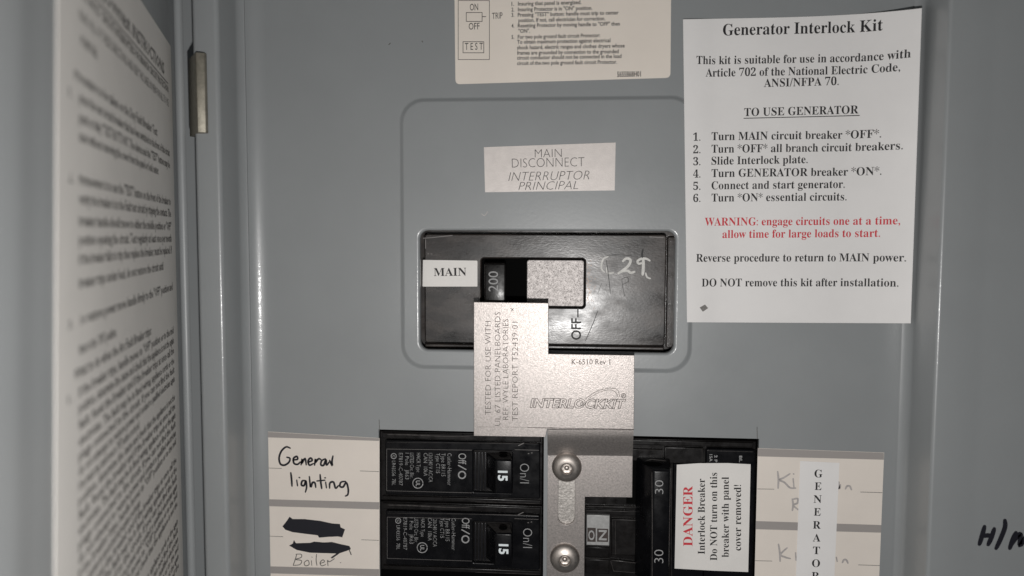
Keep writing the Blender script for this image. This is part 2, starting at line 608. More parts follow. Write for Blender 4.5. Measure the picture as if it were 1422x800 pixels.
# rolled hinge edge: curls away from the viewer and to the right
for k in range(9):
    a = math.radians(200 - 25 * k)
    q = DQ(-1.6, 0, 1.75)
    prof.append((q.x + 1.75 * math.cos(a) * 0.9, q.z + 1.75 * math.sin(a) * 0.9))
prof = list(reversed(prof))
for s, n in prof_s:
    q = DQ(s, 0, n)
    prof.append((q.x, q.z))
for s, n in reversed(prof_s):
    q = DQ(s, 0, n - 1.3)
    prof.append((q.x, q.z))
bm = bmesh.new()
prof_roll = prof[:9]
rows = []
for k in range(61):
    v = VB + 4 + (VT - VB - 8) * k / 60
    row = [bm.verts.new(W(u, v, w)) for u, w in prof_roll]
    for s, n in prof_s + [(s, n - 1.3) for s, n in reversed(prof_s)]:
        q = DQ(s, v, n)
        row.append(bm.verts.new(W(q.x, q.y, q.z)))
    rows.append(row)
for k in range(60):
    for i in range(len(rows[0]) - 1):
        bm.faces.new((rows[k][i], rows[k][i + 1], rows[k + 1][i + 1], rows[k + 1][i]))
door = link("door", bm, DOORPAINT, panel, 50)

# hinge clip bridging the gap between the door and the trim
bm = bmesh.new()
vt, vb = P(273, 74, 20)[1], P(276, 185, 20)[1]
uf = P(273.5, 130, 21.5)[0]
ur = P(286, 130, 20.2)[0]
ul = P(262, 130, 12)[0]
lp = [(ul, 12.0), (uf, 21.6), (ur, 20.6), (ur + 0.1, 19.2), (uf + 0.6, 19.0), (ul + 1.0, 10.5)]
b = bmesh.new()
A = [b.verts.new(W(u, vt, w)) for u, w in lp]
B = [b.verts.new(W(u, vb, w)) for u, w in lp]
b.faces.new(A); b.faces.new(list(reversed(B)))
for i in range(len(lp)):
    b.faces.new((A[i], A[(i + 1) % len(lp)], B[(i + 1) % len(lp)], B[i]))
bmesh.ops.bevel(b, geom=list(b.edges), offset=0.22 * MM, segments=2, profile=0.5, affect='EDGES', clamp_overlap=True)
merge(bm, b)
link("hinge_clip", bm, ZINC, door, 50)

# ================================================================== MAIN BREAKER
mb_ = thing("main_breaker", W(*P(760, 480, -4), -20), "worn black two hundred amp main breaker in the rounded opening of the cover", "circuit breaker")
bm = bmesh.new()
MF = -3.0
body = rectpx(576, 316, 946, 484, MF - 4.8)
slab(bm, body, MF - 4.8, -26, bev=0.3, bottom=True)
plate = rectpx(589.5, 325.5, 924.5, 478.5, MF, 1.2)
slot = rectpx(668, 359, 812.3, 427, MF, 1.1)
slab(bm, plate, MF, MF - 4.8, holes=[slot], bev=0.45)
link("body", bm, WORN, mb_)
bm = bmesh.new()
slab(bm, rectpx(590, 479.6, 922, 484.4, MF - 1.4), MF - 1.4, MF - 5, bev=0.4)
slab(bm, rectpx(926, 329, 937.5, 483, MF - 2.6, 0.5), MF - 2.6, MF - 6, bev=0.3)
link("side_rail", bm, WORN, mb_)
bm = bmesh.new()
slab(bm, rectpx(664, 354, 816, 432, MF - 4.7), MF - 4.7, MF - 4.75)
link("slot_floor", bm, VOID, mb_)
bm = bmesh.new()
slab(bm, rectpx(731.5, 361, 811, 425.5, MF - 0.5, 0.9), MF - 0.5, MF - 4.6, bev=0.25)
link("slide_shutter", bm, GALV, mb_)
bm = bmesh.new()
hb = rectpx(672, 363, 703, 436, MF - 4.5)
ht = rectpx(673, 366, 702, 438, 1.2)
frustum(bm, hb, MF - 4.5, ht, 1.2, 0.55)
hd = link("handle", bm, BLACK2, mb_)
bm = bmesh.new()
line(bm, "200", (691.6, 404.8), (691.6, 376.8), 13.2, 1.23, 'sans')
flat("rating_number", bm, GREYPRINT, hd)
bm = bmesh.new()
line(bm, "OFF", (807, 472), (807, 442), 14, MF + 0.03, 'bold')
strokepx(bm, [(802.5, 428.5), (802.5, 440)], 1.9, MF + 0.03, sm=False)
flat("off_marking", bm, DARKSCRATCH, mb_)
bm = bmesh.new()
o_, s_ = (660, 340), 4.74
for pts, wd in (([(873, 78), (845, 92), (832, 122), (832, 158), (850, 180)], 2.5), ([(866, 152), (868, 180), (886, 188), (908, 184)], 2.6),
                ([(972, 108), (990, 92), (1012, 92), (1022, 108), (1006, 140), (974, 166), (942, 188)], 3.7),
                ([(942, 188), (972, 172), (1005, 172), (1022, 184), (1048, 178)], 3.4),
                ([(1148, 104), (1125, 92), (1092, 92), (1068, 108), (1076, 124), (1098, 120)], 3.2),
                ([(1106, 96), (1106, 150), (1102, 196)], 4.2), ([(1122, 186), (1130, 212), (1152, 222)], 2.4)):
    strokepx(bm, pts, wd, MF + 0.03, o_, s_, taper=0.25)
flat("paint_pen_marking", bm, WHITEPAINT, mb_)
bm = bmesh.new()
for pts, wd in (([(1104, 28), (1098, 60), (1100, 84)], 2.6), ([(862, 100), (876, 200), (890, 322)], 0.9), ([(866, 70), (950, 66), (1052, 76)], 0.8),
                ([(832, 254), (806, 322)], 0.9), ([(806, 436), (770, 530), (724, 634)], 1.0), ([(965, 230), (975, 300), (985, 340)], 0.7),
                ([(962, 226), (1000, 214), (1008, 240), (968, 262)], 0.7), ([(1230, 170), (1250, 230)], 0.6)):
    strokepx(bm, pts, wd, MF + 0.03, o_, s_, sm=len(pts) > 2, taper=0.5)
flat("dark_scratch", bm, DARKSCRATCH, mb_)
bm = bmesh.new()
rnd = random.Random(3)
for k in range(26):
    x = rnd.uniform(600, 915); y = rnd.uniform(330, 474)
    if 655 < x < 820 and y > 350: continue
    a = rnd.choice((rnd.uniform(-12, 12), rnd.uniform(-40, -20), rnd.uniform(60, 110)))
    l = rnd.uniform(3, 13)
    strokepx(bm, [(x, y), (x + l * math.cos(math.radians(a)), y + l * math.sin(math.radians(a)))], rnd.uniform(0.25, 0.5), MF + 0.025, sm=False, taper=0.6)
flat("scratch", bm, SCRATCH, mb_)
bm = bmesh.new()
for pts in ([(588, 331), (600, 330), (628, 327)], [(591, 333), (591, 345)], [(594, 352.5), (595.5, 352.6)], [(598.5, 352.6), (600, 352.8)], [(902, 329), (921, 330)]):
    strokepx(bm, pts, 1.1, MF + 0.028, sm=False)
flat("corner_wear", bm, SCRATCH, mb_)
bm = bmesh.new()
for k in range(46):                                   # fine scuffs above and right of the slot
    if k < 26: x, y, a = rnd.uniform(690, 905), rnd.uniform(331, 357), rnd.uniform(-8, 8)
    else: x, y, a = rnd.uniform(822, 905), rnd.uniform(392, 470), rnd.uniform(-75, -50)
    l = rnd.uniform(4, 17)
    strokepx(bm, [(x, y), (x + l * math.cos(math.radians(a)), y + l * math.sin(math.radians(a)))], rnd.uniform(0.2, 0.5), MF + 0.02, sm=False, taper=0.7)
flat("scuff", bm, DUSTGLINT, mb_)
bm = bmesh.new()
for k in range(90):                                   # plastic rubbed brown beside the shutter
    x = 814.5 + abs(rnd.gauss(0, 5)); y = 400 + rnd.gauss(0, 15)
    strokepx(bm, [(x, y), (x + rnd.uniform(-1.5, 1.5), y + rnd.uniform(0.8, 3))], rnd.uniform(0.4, 1.2), MF + 0.02, sm=False, taper=0.5)
flat("rub_mark", bm, RUST, mb_)

s = sticker("main_sticker", [(587.3, 361), (663, 362), (663, 398), (586.8, 398)], MF + 0.01, 0.12, VINYL,
            "small white sticker reading MAIN on the left of the main breaker", "sticker", 0.3)
bm = bmesh.new(); line(bm, "MAIN", (602.4, 383.4), (647.8, 382.9), 11.2, MF + 0.15, 'serif'); flat("printed_text", bm, INK, s)

# ================================================================== BRANCH BREAKERS
FW = 0.3
b1 = thing("branch_breaker", W(*P(640, 652, 0), -20), "black fifteen amp breaker beside the General lighting space, upper of two", "circuit breaker", "fifteen amp branch breakers")
bm = bmesh.new()
u0, u1 = P(528, 650, -1.5)[0], P(753.5, 650, -1.5)[0]
v1, v0 = P(640, 601, -1.5)[1], P(640, 601, -1.5)[1] - 25.2
slab(bm, [(u1, v1), (u0, v1), (u0, v0), (u1, v0)], -1.5, -22, bev=0.35, bottom=True)
slab(bm, [(u1 - .6, v1 - .35), (u0 + 1, v1 - .35), (u0 + 1, v1 - 2.5), (u1 - .6, v1 - 2.5)], -0.7, -1.6, bev=0.3)
slab(bm, [(u1 - .6, v0 + 2.0), (u0 + 1, v0 + 2.0), (u0 + 1, v0 + 0.5), (u1 - .6, v0 + 0.5)], -0.6, -1.6, bev=0.35)
link("housing", bm, BLACK2, b1)
bm = bmesh.new()
face = rectpx(535, 613.5, 750, 690, FW, 0.6)
well = rectpx(657, 626, 711, 684, FW, 0.4)
slab(bm, face, FW, -1.6, holes=[well], bev=0.4)
link("face_plate", bm, BLACK, b1)
bm = bmesh.new()
slab(bm, rectpx(655, 624, 713, 686, -4), -4.0, -4.1)
for x in (659, 663.5, 668, 672.5):
    slab(bm, rectpx(x, 628, x + 2.4, 681, -1.2), -1.2, -4.0, bev=0.2)
link("handle_well", bm, GLOSSBLACK, b1)
bm = bmesh.new()
frustum(bm, rectpx(675, 628.5, 708.5, 678, -2), -2, rectpx(688.5, 639, 711.5, 686, 8.2), 8.2, 0.55)
hd = link("handle", bm, BLACK, b1)
bm = bmesh.new()
line(bm, "15", (691.4, 653.6), (691.4, 667.8), 13.4, 8.23, 'heavy')
flat("rating_number", bm, WHITEPRINT, hd)
# dimple moulded in the upper end of the handle
bm = bmesh.new()
c3 = Vector((*P(699, 633.3, 4.6), 4.6))
nrm = Vector((0, 10.2 * 0.97, 2.4)).normalized()
tx = Vector((1, 0, 0)); ty = nrm.cross(tx).normalized()
vs = [bm.verts.new(W(*(c3 + nrm * 0.24 + tx * 1.5 * math.cos(t * math.pi / 9) + ty * 1.25 * math.sin(t * math.pi / 9)))) for t in range(18)]
bm.faces.new(vs)
flat("dimple", bm, VOID, hd)
bm = bmesh.new()
wt = FW + 0.02
line(bm, "Off", (636.6, 629.5), (636.6, 644.6), 11, wt, 'sans')
strokepx(bm, [(636.6, 646.3), (647, 652)], 1.6, wt, sm=False)
ring_mark(bm, 641.6, 659.6, 4.8, 1.9, wt)
line(bm, "On/I", (722.2, 643.8), (722.2, 671), 12.6, wt, 'fine')
flat("switch_marking", bm, GREYPRINT, b1)
bm = bmesh.new()
for body_, x, y0, y1, cp in (("Cutler-Hammer", 621.5, 629.4, 674, 5.6), ("Type BR115", 613, 629.4, 661.5, 5.6), ("Type CT15", 605.6, 629.4, 657, 5.4),
                             ("120/240 V AC/CA", 595.4, 629.2, 669.5, 5.4), ("CAN  10kA", 588.4, 629.2, 661, 5.4), ("HACR Type", 578.6, 629, 655.7, 5.4),
                             ("LISTED Circ. Bkr.", 569.4, 629, 664, 5.4), ("1 Pole   JR63", 562.8, 629, 665.5, 5.2), ("E7819-C-40787", 554, 629, 674, 5.2),
                             ("LR43556  7BL", 544.4, 640, 674, 5.0)):
    line(bm, body_, (x, y0), (x, y1), cp, wt, 'fine', res=2)
ring_mark(bm, 580.3, 671, 7.0, 1.2, wt)
line(bm, "UL", (577.5, 667.3), (577.5, 675.2), 6, wt, 'bold', res=2)
ring_mark(bm, 546.8, 633.4, 3.6, 1.0, wt)
line(bm, "C", (545.2, 631.8), (545.2, 635), 3.6, wt, 'bold', res=2)
flat("printed_text", bm, DIMPRINT, b1)
bm = bmesh.new()
strokepx(bm, [(537, 623.6), (655, 625.2)], 0.5, wt, sm=False); strokepx(bm, [(537, 681.5), (655, 684.5)], 0.5, wt, sm=False)
strokepx(bm, [(537, 623.6), (537, 681.5)], 0.5, wt, sm=False)
strokepx(bm, [(715, 624.5), (748, 625.3)], 0.5, wt, sm=False)
for pts in ([(720, 619), (727, 615.5)], [(733.5, 630), (734.5, 630)], [(738, 629), (739, 629)]):
    strokepx(bm, pts, 1.1, wt + 0.02, sm=False)
flat("moulded_line", bm, SCRATCH, b1)
bm = bmesh.new()
strokepx(bm, [(538, 614.6), (600, 614.8), (690, 615.4), (748, 616.2)], 0.55, FW - 0.02, sm=False, taper=0.5)
strokepx(bm, [(650, 615.1), (700, 615.5), (747, 616.2)], 1.0, FW - 0.01, sm=False, taper=0.5)
strokepx(bm, [(538, 603.5), (570, 604), (620, 606), (652, 606.4)], 1.6, -0.68, taper=0.6)
strokepx(bm, [(660, 697), (700, 698), (750, 699.6)], 0.7, -0.58, taper=0.5)
flat("edge_glint_dust", bm, DUSTGLINT, b1)  # highlight painted along the face plate's upper edge, plus dust on the ledges
# paler grey film over the upper end of the handle
bm = bmesh.new()
hp = [(P(676.5, 629.3, -1.2), -1.2), (P(707.6, 629.3, -1.2), -1.2), (P(710.9, 638.6, 7.6), 7.6), (P(689.6, 638.6, 7.6), 7.6)]
bm.faces.new([bm.verts.new(W(p[0], p[1] + 0.14, w_)) for p, w_ in hp])
flat("pale_film", bm, DUSTGLINT, hd)

b2 = copy_tree(b1)
b2.location = b1.location + W(0, -25.55, 0)
tag(b2, "black fifteen amp breaker beside the Boiler space, lower of two", "circuit breaker", "fifteen amp branch breakers")
for ch in b2.children:
    if ch.name.startswith("moulded_line"): ch.location += W(0, 0.9, 0)
    if ch.name.startswith("printed_text"): ch.location += W(1.45, 2.2, 0)
    if ch.name.startswith("switch_marking"): ch.location += W(1.2, 2.4, 0)
    for g in ch.children:
        if g.name.startswith("rating_number"): g.location += W(0.35, 0, 0)

# ================================================================== GENERATOR BREAKER
gb = thing("generator_breaker", W(*P(930, 705, 0), -20), "black double pole thirty amp breaker with tied handles under the DANGER sticker", "circuit breaker")
GW = -1.0
bm = bmesh.new()
gu0, gu1 = P(811, 700, -2)[0], P(1048.5, 700, -2)[0]
gv1 = P(930, 610.5, -2)[1]
gv0 = gv1 - 50.8
slab(bm, [(gu1, gv1), (gu0, gv1), (gu0, gv0), (gu1, gv0)], -2.4, -22, bev=0.35, bottom=True)
slab(bm, rectpx(816, 612, 1046, 619, -1.6), -1.6, -2.5, bev=0.3)
slab(bm, rectpx(820, 623, 920, 640, -1.3), -1.3, -2.5, bev=0.35)
slab(bm, rectpx(923, 621.5, 976, 644, -1.0), -1.0, -2.5, bev=0.3)
slab(bm, rectpx(813, 703, 891, 707.5, -1.4), -1.4, -2.5, bev=0.3)
slab(bm, rectpx(813, 709, 891, 716, -1.7), -1.7, -2.5, bev=0.3)
slab(bm, rectpx(849, 721, 892, 772, -1.5), -1.5, -2.5, bev=0.45)
slab(bm, quadpx([(848, 777), (884, 781), (893, 797), (850, 794)], -1.2), -1.2, -2.5, bev=0.35)
slab(bm, rectpx(813, 760, 846, 774, -1.8), -1.8, -2.5, bev=0.3)
slab(bm, rectpx(813, 777, 846, 797, -1.6), -1.6, -2.5, bev=0.35)
link("housing", bm, BLACK2, gb)
bm = bmesh.new()
slab(bm, rectpx(979, 624, 1047, 812, 0.2, 0.8), 0.2, -2.5, bev=0.45)
slab(bm, rectpx(934, 645, 978, 812, -0.2, 0.4), -0.2, -2.5, bev=0.3)
link("face_plate", bm, BLACK, gb)
bm = bmesh.new()
slab(bm, rectpx(870, 640, 893, 700, -2.2), -2.2, -2.35)
link("handle_well", bm, VOID, gb)
bm = bmesh.new()
tp = rectpx(905.5, 653, 930, 815, 9.5)
bs = rectpx(881, 634, 929, 799, -2.2)
frustum(bm, bs, -2.2, tp, 9.5, 0.8)
hd = link("tied_handle", bm, BLACK, gb)
bm = bmesh.new()
line(bm, "30", (921, 686), (921, 667), 10.8, 9.53, 'fine')
line(bm, "30", (921, 782), (921, 763.5), 11.8, 9.53, 'fine')
flat("rating_number", bm, GREYPRINT, hd)
bm = bmesh.new()
c3 = Vector((*P(906.5, 644.5, 4.6), 4.6))
dv_ = bs[0][1] - tp[0][1]
nrm = Vector((0, 11.7, dv_)).normalized()
ty = nrm.cross(tx).normalized()
vs = [bm.verts.new(W(*(c3 + nrm * 0.06 + tx * 3.2 * math.cos(t * math.pi / 9) + ty * 1.9 * math.sin(t * math.pi / 9)))) for t in range(18)]
bm.faces.new(vs)
flat("dimple", bm, VOID, hd)
bm = bmesh.new()
slab(bm, rectpx(814.5, 715.5, 846.5, 757.5, -0.8), -0.8, -2.5, bev=0.25)
flag = link("position_flag", bm, FLAG, gb)
for x0, y0, x1, y1 in ((815.6, 733, 827.3, 752.5), (829.2, 734.2, 844.6, 752.5)):
    bm = bmesh.new()
    slab(bm, rectpx(x0, y0, x1, y1, -0.78), -0.78, -0.80)
    flat("letter_recess", bm, ETCH, flag)
bm = bmesh.new()
line(bm, "O", (825.6, 750.3), (825.6, 736.5), 8.6, -0.70, 'bold')
line(bm, "N", (842.5, 750.5), (842.5, 736.2), 11.2, -0.70, 'bold')
strokepx(bm, [(829, 722), (834, 728), (829, 732)], 0.8, -0.76); strokepx(bm, [(834, 721), (829, 727), (834, 732)], 0.8, -0.76)
flat("raised_letters", bm, FLAG, flag)
bm = bmesh.new()
for pts, wd, w_ in (([(905.3, 656), (905.8, 720), (905.6, 812)], 1.1, 9.52), ([(932.5, 650), (932.8, 800)], 0.7, -0.1), ([(814, 703.4), (890, 704)], 0.7, -1.35), ([(814, 709.5), (890, 710.2)], 0.6, -1.65),
                    ([(850, 721.8), (891, 722.6)], 0.8, -1.45), ([(854.5, 724), (854.8, 770)], 0.7, -1.45), ([(850, 778.5), (884, 782), (892, 796)], 0.7, -1.15), ([(848, 779), (852, 793), (890, 796)], 0.7, -1.15),
                    ([(824, 624), (918, 625)], 0.6, -1.25), ([(919.2, 625), (919.2, 639)], 0.8, -1.25), ([(975, 623), (975, 643)], 0.8, -0.95), ([(982, 626), (1045, 627.5)], 0.9, 0.22),
                    ([(815, 775.5), (845, 776)], 0.6, -1.55), ([(893, 640.5), (905, 638), (925, 640)], 0.8, 1.5)):
    strokepx(bm, pts, wd, w_, sm=False, taper=0.4)
flat("edge_glint_dust", bm, DUSTGLINT, gb)  # glints on the handle and ridge edges, painted as pale strokes
bm = bmesh.new()
line(bm, "15A", (985.2, 631), (985.2, 641), 4, 0.22, 'bold', res=2)
line(bm, "2 P", (992, 632), (992, 642), 4, 0.22, 'bold', res=2)
line(bm, "BL", (1026.5, 633), (1026.5, 642), 4, 0.22, 'bold', res=2)
flat("printed_text", bm, DIMPRINT, gb)

# --- DANGER sticker
s = sticker("danger_sticker", [(939.8, 645.4), (970, 643.4), (1010, 643.2), (1042.4, 644.8), (1039, 794.4), (990, 792.5), (936.8, 789.5)], 0.22, 0.12, VINYL,
            "white sticker with red word DANGER on the generator breaker", "sticker")
bm = bmesh.new(); line(bm, "DANGER", (961.6, 758.7), (961.6, 675), 12.6, 0.37, 'serif'); flat("red_text", bm, REDINK, s)
bm = bmesh.new()
for t_, x, ya, yb in (("Interlock Breaker", 978.8, 769.7, 664.8), ("Do NOT turn on this", 995.8, 778.5, 656.5), ("breaker with panel", 1012, 774, 662.5), ("cover removed!", 1029, 764.8, 673.5)):
    line(bm, t_, (x, ya), (x, yb), 9.6, 0.37, 'serif')
flat("printed_text", bm, INK, s)

# ================================================================== INTERLOCK PLATE
ip = thing("interlock_plate", W(*P(785, 800, 0), 0), "stepped bare aluminium interlock plate screwed down between the breaker columns", "interlock plate")
WU, WL, TH = 6.0, 1.75, 1.4
bm = bmesh.new()
up_loop = quadpx([(658, 419.5), (761.5, 421), (761.5, 491.5), (881, 493.5), (880.3, 597.3), (760, 596), (757.5, 607), (658, 605.5)], WU)
slab(bm, up_loop, WU, WU - TH, bev=0.12, seg=2, bottom=True)
rows = []
for y, w in ((596.6, 5.99), (603, 5.9), (608, 5.6), (613, 5.0), (618, 4.2), (623, 3.3), (627, 2.55), (630, 2.05), (632.5, 1.78)):
    rows.append((P(760.3, y, w), P(880.0 - (y - 596) * 0.045, y + 0.8, w), w))
for sgn, dz in ((1, 0), (-1, -TH)):
    rv = [(bm.verts.new(W(*a, w + dz)), bm.verts.new(W(*b_, w + dz))) for a, b_, w in rows]
    for i in range(len(rv) - 1):
        bm.faces.new((rv[i][0], rv[i][1], rv[i + 1][1], rv[i + 1][0]))
    if sgn == 1: keep = rv
    else:
        for i in range(len(rv) - 1):
            for j in (0, 1):
                bm.faces.new((keep[i][j], keep[i + 1][j], rv[i + 1][j], rv[i][j]))
lowl = quadpx([(760.8, 632), (878.5, 633), (878, 691), (812.3, 690), (811, 860), (758.5, 860)], WL)
slot = rectpx(775.3, 640, 798.3, 729, WL)
su0, su1, sv1, sv0 = slot[1][0], slot[0][0], slot[0][1], slot[2][1]
slot = rrect(su0, su1, sv0, sv1, (su1 - su0) / 2 - 0.02, 10)
slab(bm, lowl, WL, WL - 1.2, holes=[slot], bev=0.12, seg=2)
link("slide_plate", bm, ALU, ip, 35)
bm = bmesh.new()
slab(bm, rectpx(764, 640, 808, 860, 0.5), 0.5, 0.02, bev=0.05)
link("backing_plate", bm, ALU2, ip)
bm = bmesh.new()
for t_, x, ya, yb in (("TESTED FOR USE WITH", 681.5, 576.3, 446), ("UL 67 LISTED PANELBOARDS", 694.8, 591.3, 433.5), ("REF. WYLE LABORATORIES", 705.8, 583, 443), ("TEST REPORT T52439-01", 719, 585, 447)):
    line(bm, t_, (x, ya), (x, yb), 7.6, WU + 0.015, 'fine', res=2)
line(bm, "K-6510 Rev 1", (794, 506.2), (847.3, 506.4), 7.4, WU + 0.015, 'sans', res=2)
strokepx(bm, [(709, 428), (713, 431.5)], 0.7, WU + 0.015, sm=False); strokepx(bm, [(713, 428.5), (710, 432)], 0.7, WU + 0.015, sm=False)
line(bm, "INTERLOCKKIT", (736, 566), (869, 567.6), 12.8, WU + 0.015, 'heavyitalic', outline=0.19, res=3)
strokepx(bm, [(813, 554), (824, 546), (836, 541), (849, 539), (858, 542), (860.5, 551)], 0.65, WU + 0.02)
strokepx(bm, [(817, 553.5), (828, 547), (838, 543), (848, 541.5), (855, 545), (858.5, 552)], 0.55, WU + 0.02)
ring_mark(bm, 866, 549.5, 3.0, 0.8, WU + 0.02, n=14)
line(bm, "R", (864.5, 551.2), (867.8, 551.3), 3.4, WU + 0.02, 'sans', res=2)
ring_mark(bm, 808.2, 561, 2.4, 0.6, WU + 0.02, n=14)
flat("engraving", bm, ETCH, ip)
bm = bmesh.new()
strokepx(bm, [(659, 592.8), (735, 593.6)], 0.4, WU + 0.02, sm=False, taper=0.4)
strokepx(bm, [(733, 593.8), (879.5, 596.3)], 0.9, WU + 0.02, sm=False)
flat("bend_line", bm, ETCH, ip)

def screw(px, py):
    cu, cv = P(px, py, WL + 1.5)
    bm = bmesh.new()
    R, H, rs = 5.15, 2.75, 1.9
    prof = [(R, 0.0), (R, 0.35)] + [(R * math.cos(math.radians(a)) ** 0.9, 0.35 + (H - 0.35) * math.sin(math.radians(a))) for a in range(8, 66, 7)]
    prof = [p for p in prof if p[0] > rs + 0.25] + [(rs + 0.2, H - 0.06), (rs, H - 0.22)]
    n = 48
    ringsv = []
    for r, h in prof:
        ringsv.append([bm.verts.new(W(cu + r * math.cos(2 * math.pi * k / n), cv + r * math.sin(2 * math.pi * k / n), WL + 0.01 + h)) for k in range(n)])
    for a, b_ in zip(ringsv, ringsv[1:]):
        for k in range(n):
            bm.faces.new((a[k], a[(k + 1) % n], b_[(k + 1) % n], b_[k]))
    sc_ = link("screw", bm, STEEL, ip, 40)
    bm = bmesh.new()
    n = 48
    ringsv = []
    for r, h in ((rs, H - 0.22), (rs * 0.97, H - 1.5), (rs * 0.6, H - 1.75), (rs * 0.45, H - 1.7), (rs * 0.40, H - 1.1), (rs * 0.28, H - 0.9), (0.01, H - 0.85)):
        row = []
        for k in range(n):
            a = 2 * math.pi * k / n
            hexr = r * (1.0 if r > rs * 0.99 or r < rs * 0.5 else 0.90 + 0.10 * abs(math.cos(3 * a)))
            row.append(bm.verts.new(W(cu + hexr * math.cos(a), cv + hexr * math.sin(a), WL + 0.01 + h)))
        ringsv.append(row)
    for a, b_ in zip(ringsv, ringsv[1:]):
        for k in range(n):
            bm.faces.new((a[k], a[(k + 1) % n], b_[(k + 1) % n], b_[k]))
    link("hex_socket", bm, STEEL, sc_, 40)
screw(787, 650)
screw(784.3, 777)

# ================================================================== LABELS ON THE COVER
# --- ground fault instruction label at the top
s = sticker("instruction_label", [(629, -190), (933.5, -198), (931, 108), (632.5, 117)], 0.02, 0.14, CREAM2,
            "cream instruction label with rounded corners and an ON OFF TEST diagram above the raised field", "label", 1.6)
w = 0.175
bm = bmesh.new()
for t_, a, b_, cp in (("ON", (652.6, 14.6), (664, 14.2), 8.8), ("OFF", (651, 41.2), (666, 40.8), 8.8), ("TRIP", (683.5, 26.5), (698, 25.6), 8.2), ("T E S T", (645.6, 69.4), (670.6, 69), 9.2)):
    line(bm, t_, a, b_, cp, w, 'sans')
box_outline(bm, 647.5, 17.5, 669.5, 29.8, 0.8, w)
strokepx(bm, [(669.5, 23.3), (674.5, 23.2)], 0.9, w, sm=False)
box_outline(bm, 643, 58, 671.8, 73.4, 0.8, w)
box_outline(bm, 636.3, 0.8, 679.6, 82.8, 0.7, w)
flat("diagram", bm, INK, s)
bm = bmesh.new()
for n_, t_, a, b_ in (("1.", "Insuring that panel is energized.", (719.2, 8), (807.4, 5.8)), ("2.", "Insuring Protector is in \"ON\" position.", (719.2, 15.9), (822.5, 13.7)),
                      ("3.", "Pressing \"TEST\" button: handle must trip to center", (719, 23.4), (859, 20.2)), (None, "position. If not, call electrician for correction.", (720, 31), (840.5, 28.3)),
                      ("4.", "Resetting Protector by moving handle to \"OFF\" then", (719, 38.4), (860.8, 35.6)), (None, "\"ON\".", (720, 45.9), (736, 45.4)),
                      ("5.", "For two pole ground fault circuit Protector:", (719, 54.1), (833.3, 51.6)), (None, "To obtain maximum protection against electrical", (718, 61), (847.7, 58.7)),
                      (None, "shock hazard, electric ranges and clothes dryers whose", (718, 68.8), (867.5, 66)), (None, "frames are grounded by connection to the grounded", (718, 76.2), (859, 74)),
                      (None, "circuit conductor should not be connected in the load", (718, 83), (863, 80.6)), (None, "circuit of the two pole ground fault circuit Protector.", (718, 90.6), (856.7, 88.6))):
    line(bm, t_, a, b_, 5.3, w, 'bold', res=2)
    if n_: line(bm, n_, (710.3, a[1] + 0.2), (714, a[1] + 0.15), 5.3, w, 'bold', res=2)
line(bm, "5655B68H01", (857, 107), (890, 106.4), 7.2, w, 'bold', res=2)
flat("printed_text", bm, INK, s)

# --- MAIN DISCONNECT label
s = sticker("main_disconnect_label", [(672, 204.4), (855, 198), (853.6, 264.4), (673.6, 267)], RISE + 0.02, 0.12, FOIL,
            "silvery white label reading MAIN DISCONNECT above the main breaker", "label")
w = RISE + 0.16
bm = bmesh.new()
line(bm, "MAIN", (742.8, 218.7), (780, 217.9), 10.8, w, 'thin')
line(bm, "DISCONNECT", (711, 232.6), (811.5, 230.7), 11.8, w, 'thin')
line(bm, "INTERRUPTOR", (706, 251.2), (818.5, 249), 11.6, w, 'thinitalic')
line(bm, "PRINCIPAL", (720, 264), (802.8, 262.4), 10.8, w, 'thinitalic')
flat("printed_text", bm, INK, s)

# --- circuit directory strips, handwriting and overlaid sticker
sL = sticker("directory_strip", [(370.8, 599.3), (527, 608.5), (527, 860), (376.5, 860)], 0.02, 0.12, CREAM,
             "cream circuit directory strip with General lighting written in marker, left of the breakers", "directory strip")
w = 0.16
def bandq(pts, m_, parent, name="grey_band"):
    for q in pts:
        bm = bmesh.new()
        bm.faces.new([bm.verts.new(W(*P(x, y, w), w)) for x, y in q])
        flat(name, bm, m_, parent)
bandq([[(371.2, 599.8), (526.6, 608.8), (526.6, 612.4), (371.3, 607.4)], [(373.2, 693.4), (526.6, 697.5), (526.6, 707.5), (373.4, 703)],
       [(375, 786.5), (526.6, 790.5), (526.6, 800.5), (375.1, 796.3)]], BAND, sL)
for a, b_ in (((373, 650), (391, 650.6)), ((500, 654), (526, 655)), ((374.2, 744.5), (393, 745.4)), ((502, 749.6), (526, 750.4))):
    bm = bmesh.new()
    strokepx(bm, [a, b_], 0.7, w, sm=False)
    flat("ruled_line", bm, INKFADE, sL)
bm = bmesh.new()
o_, s_ = (340, 580), 3.636
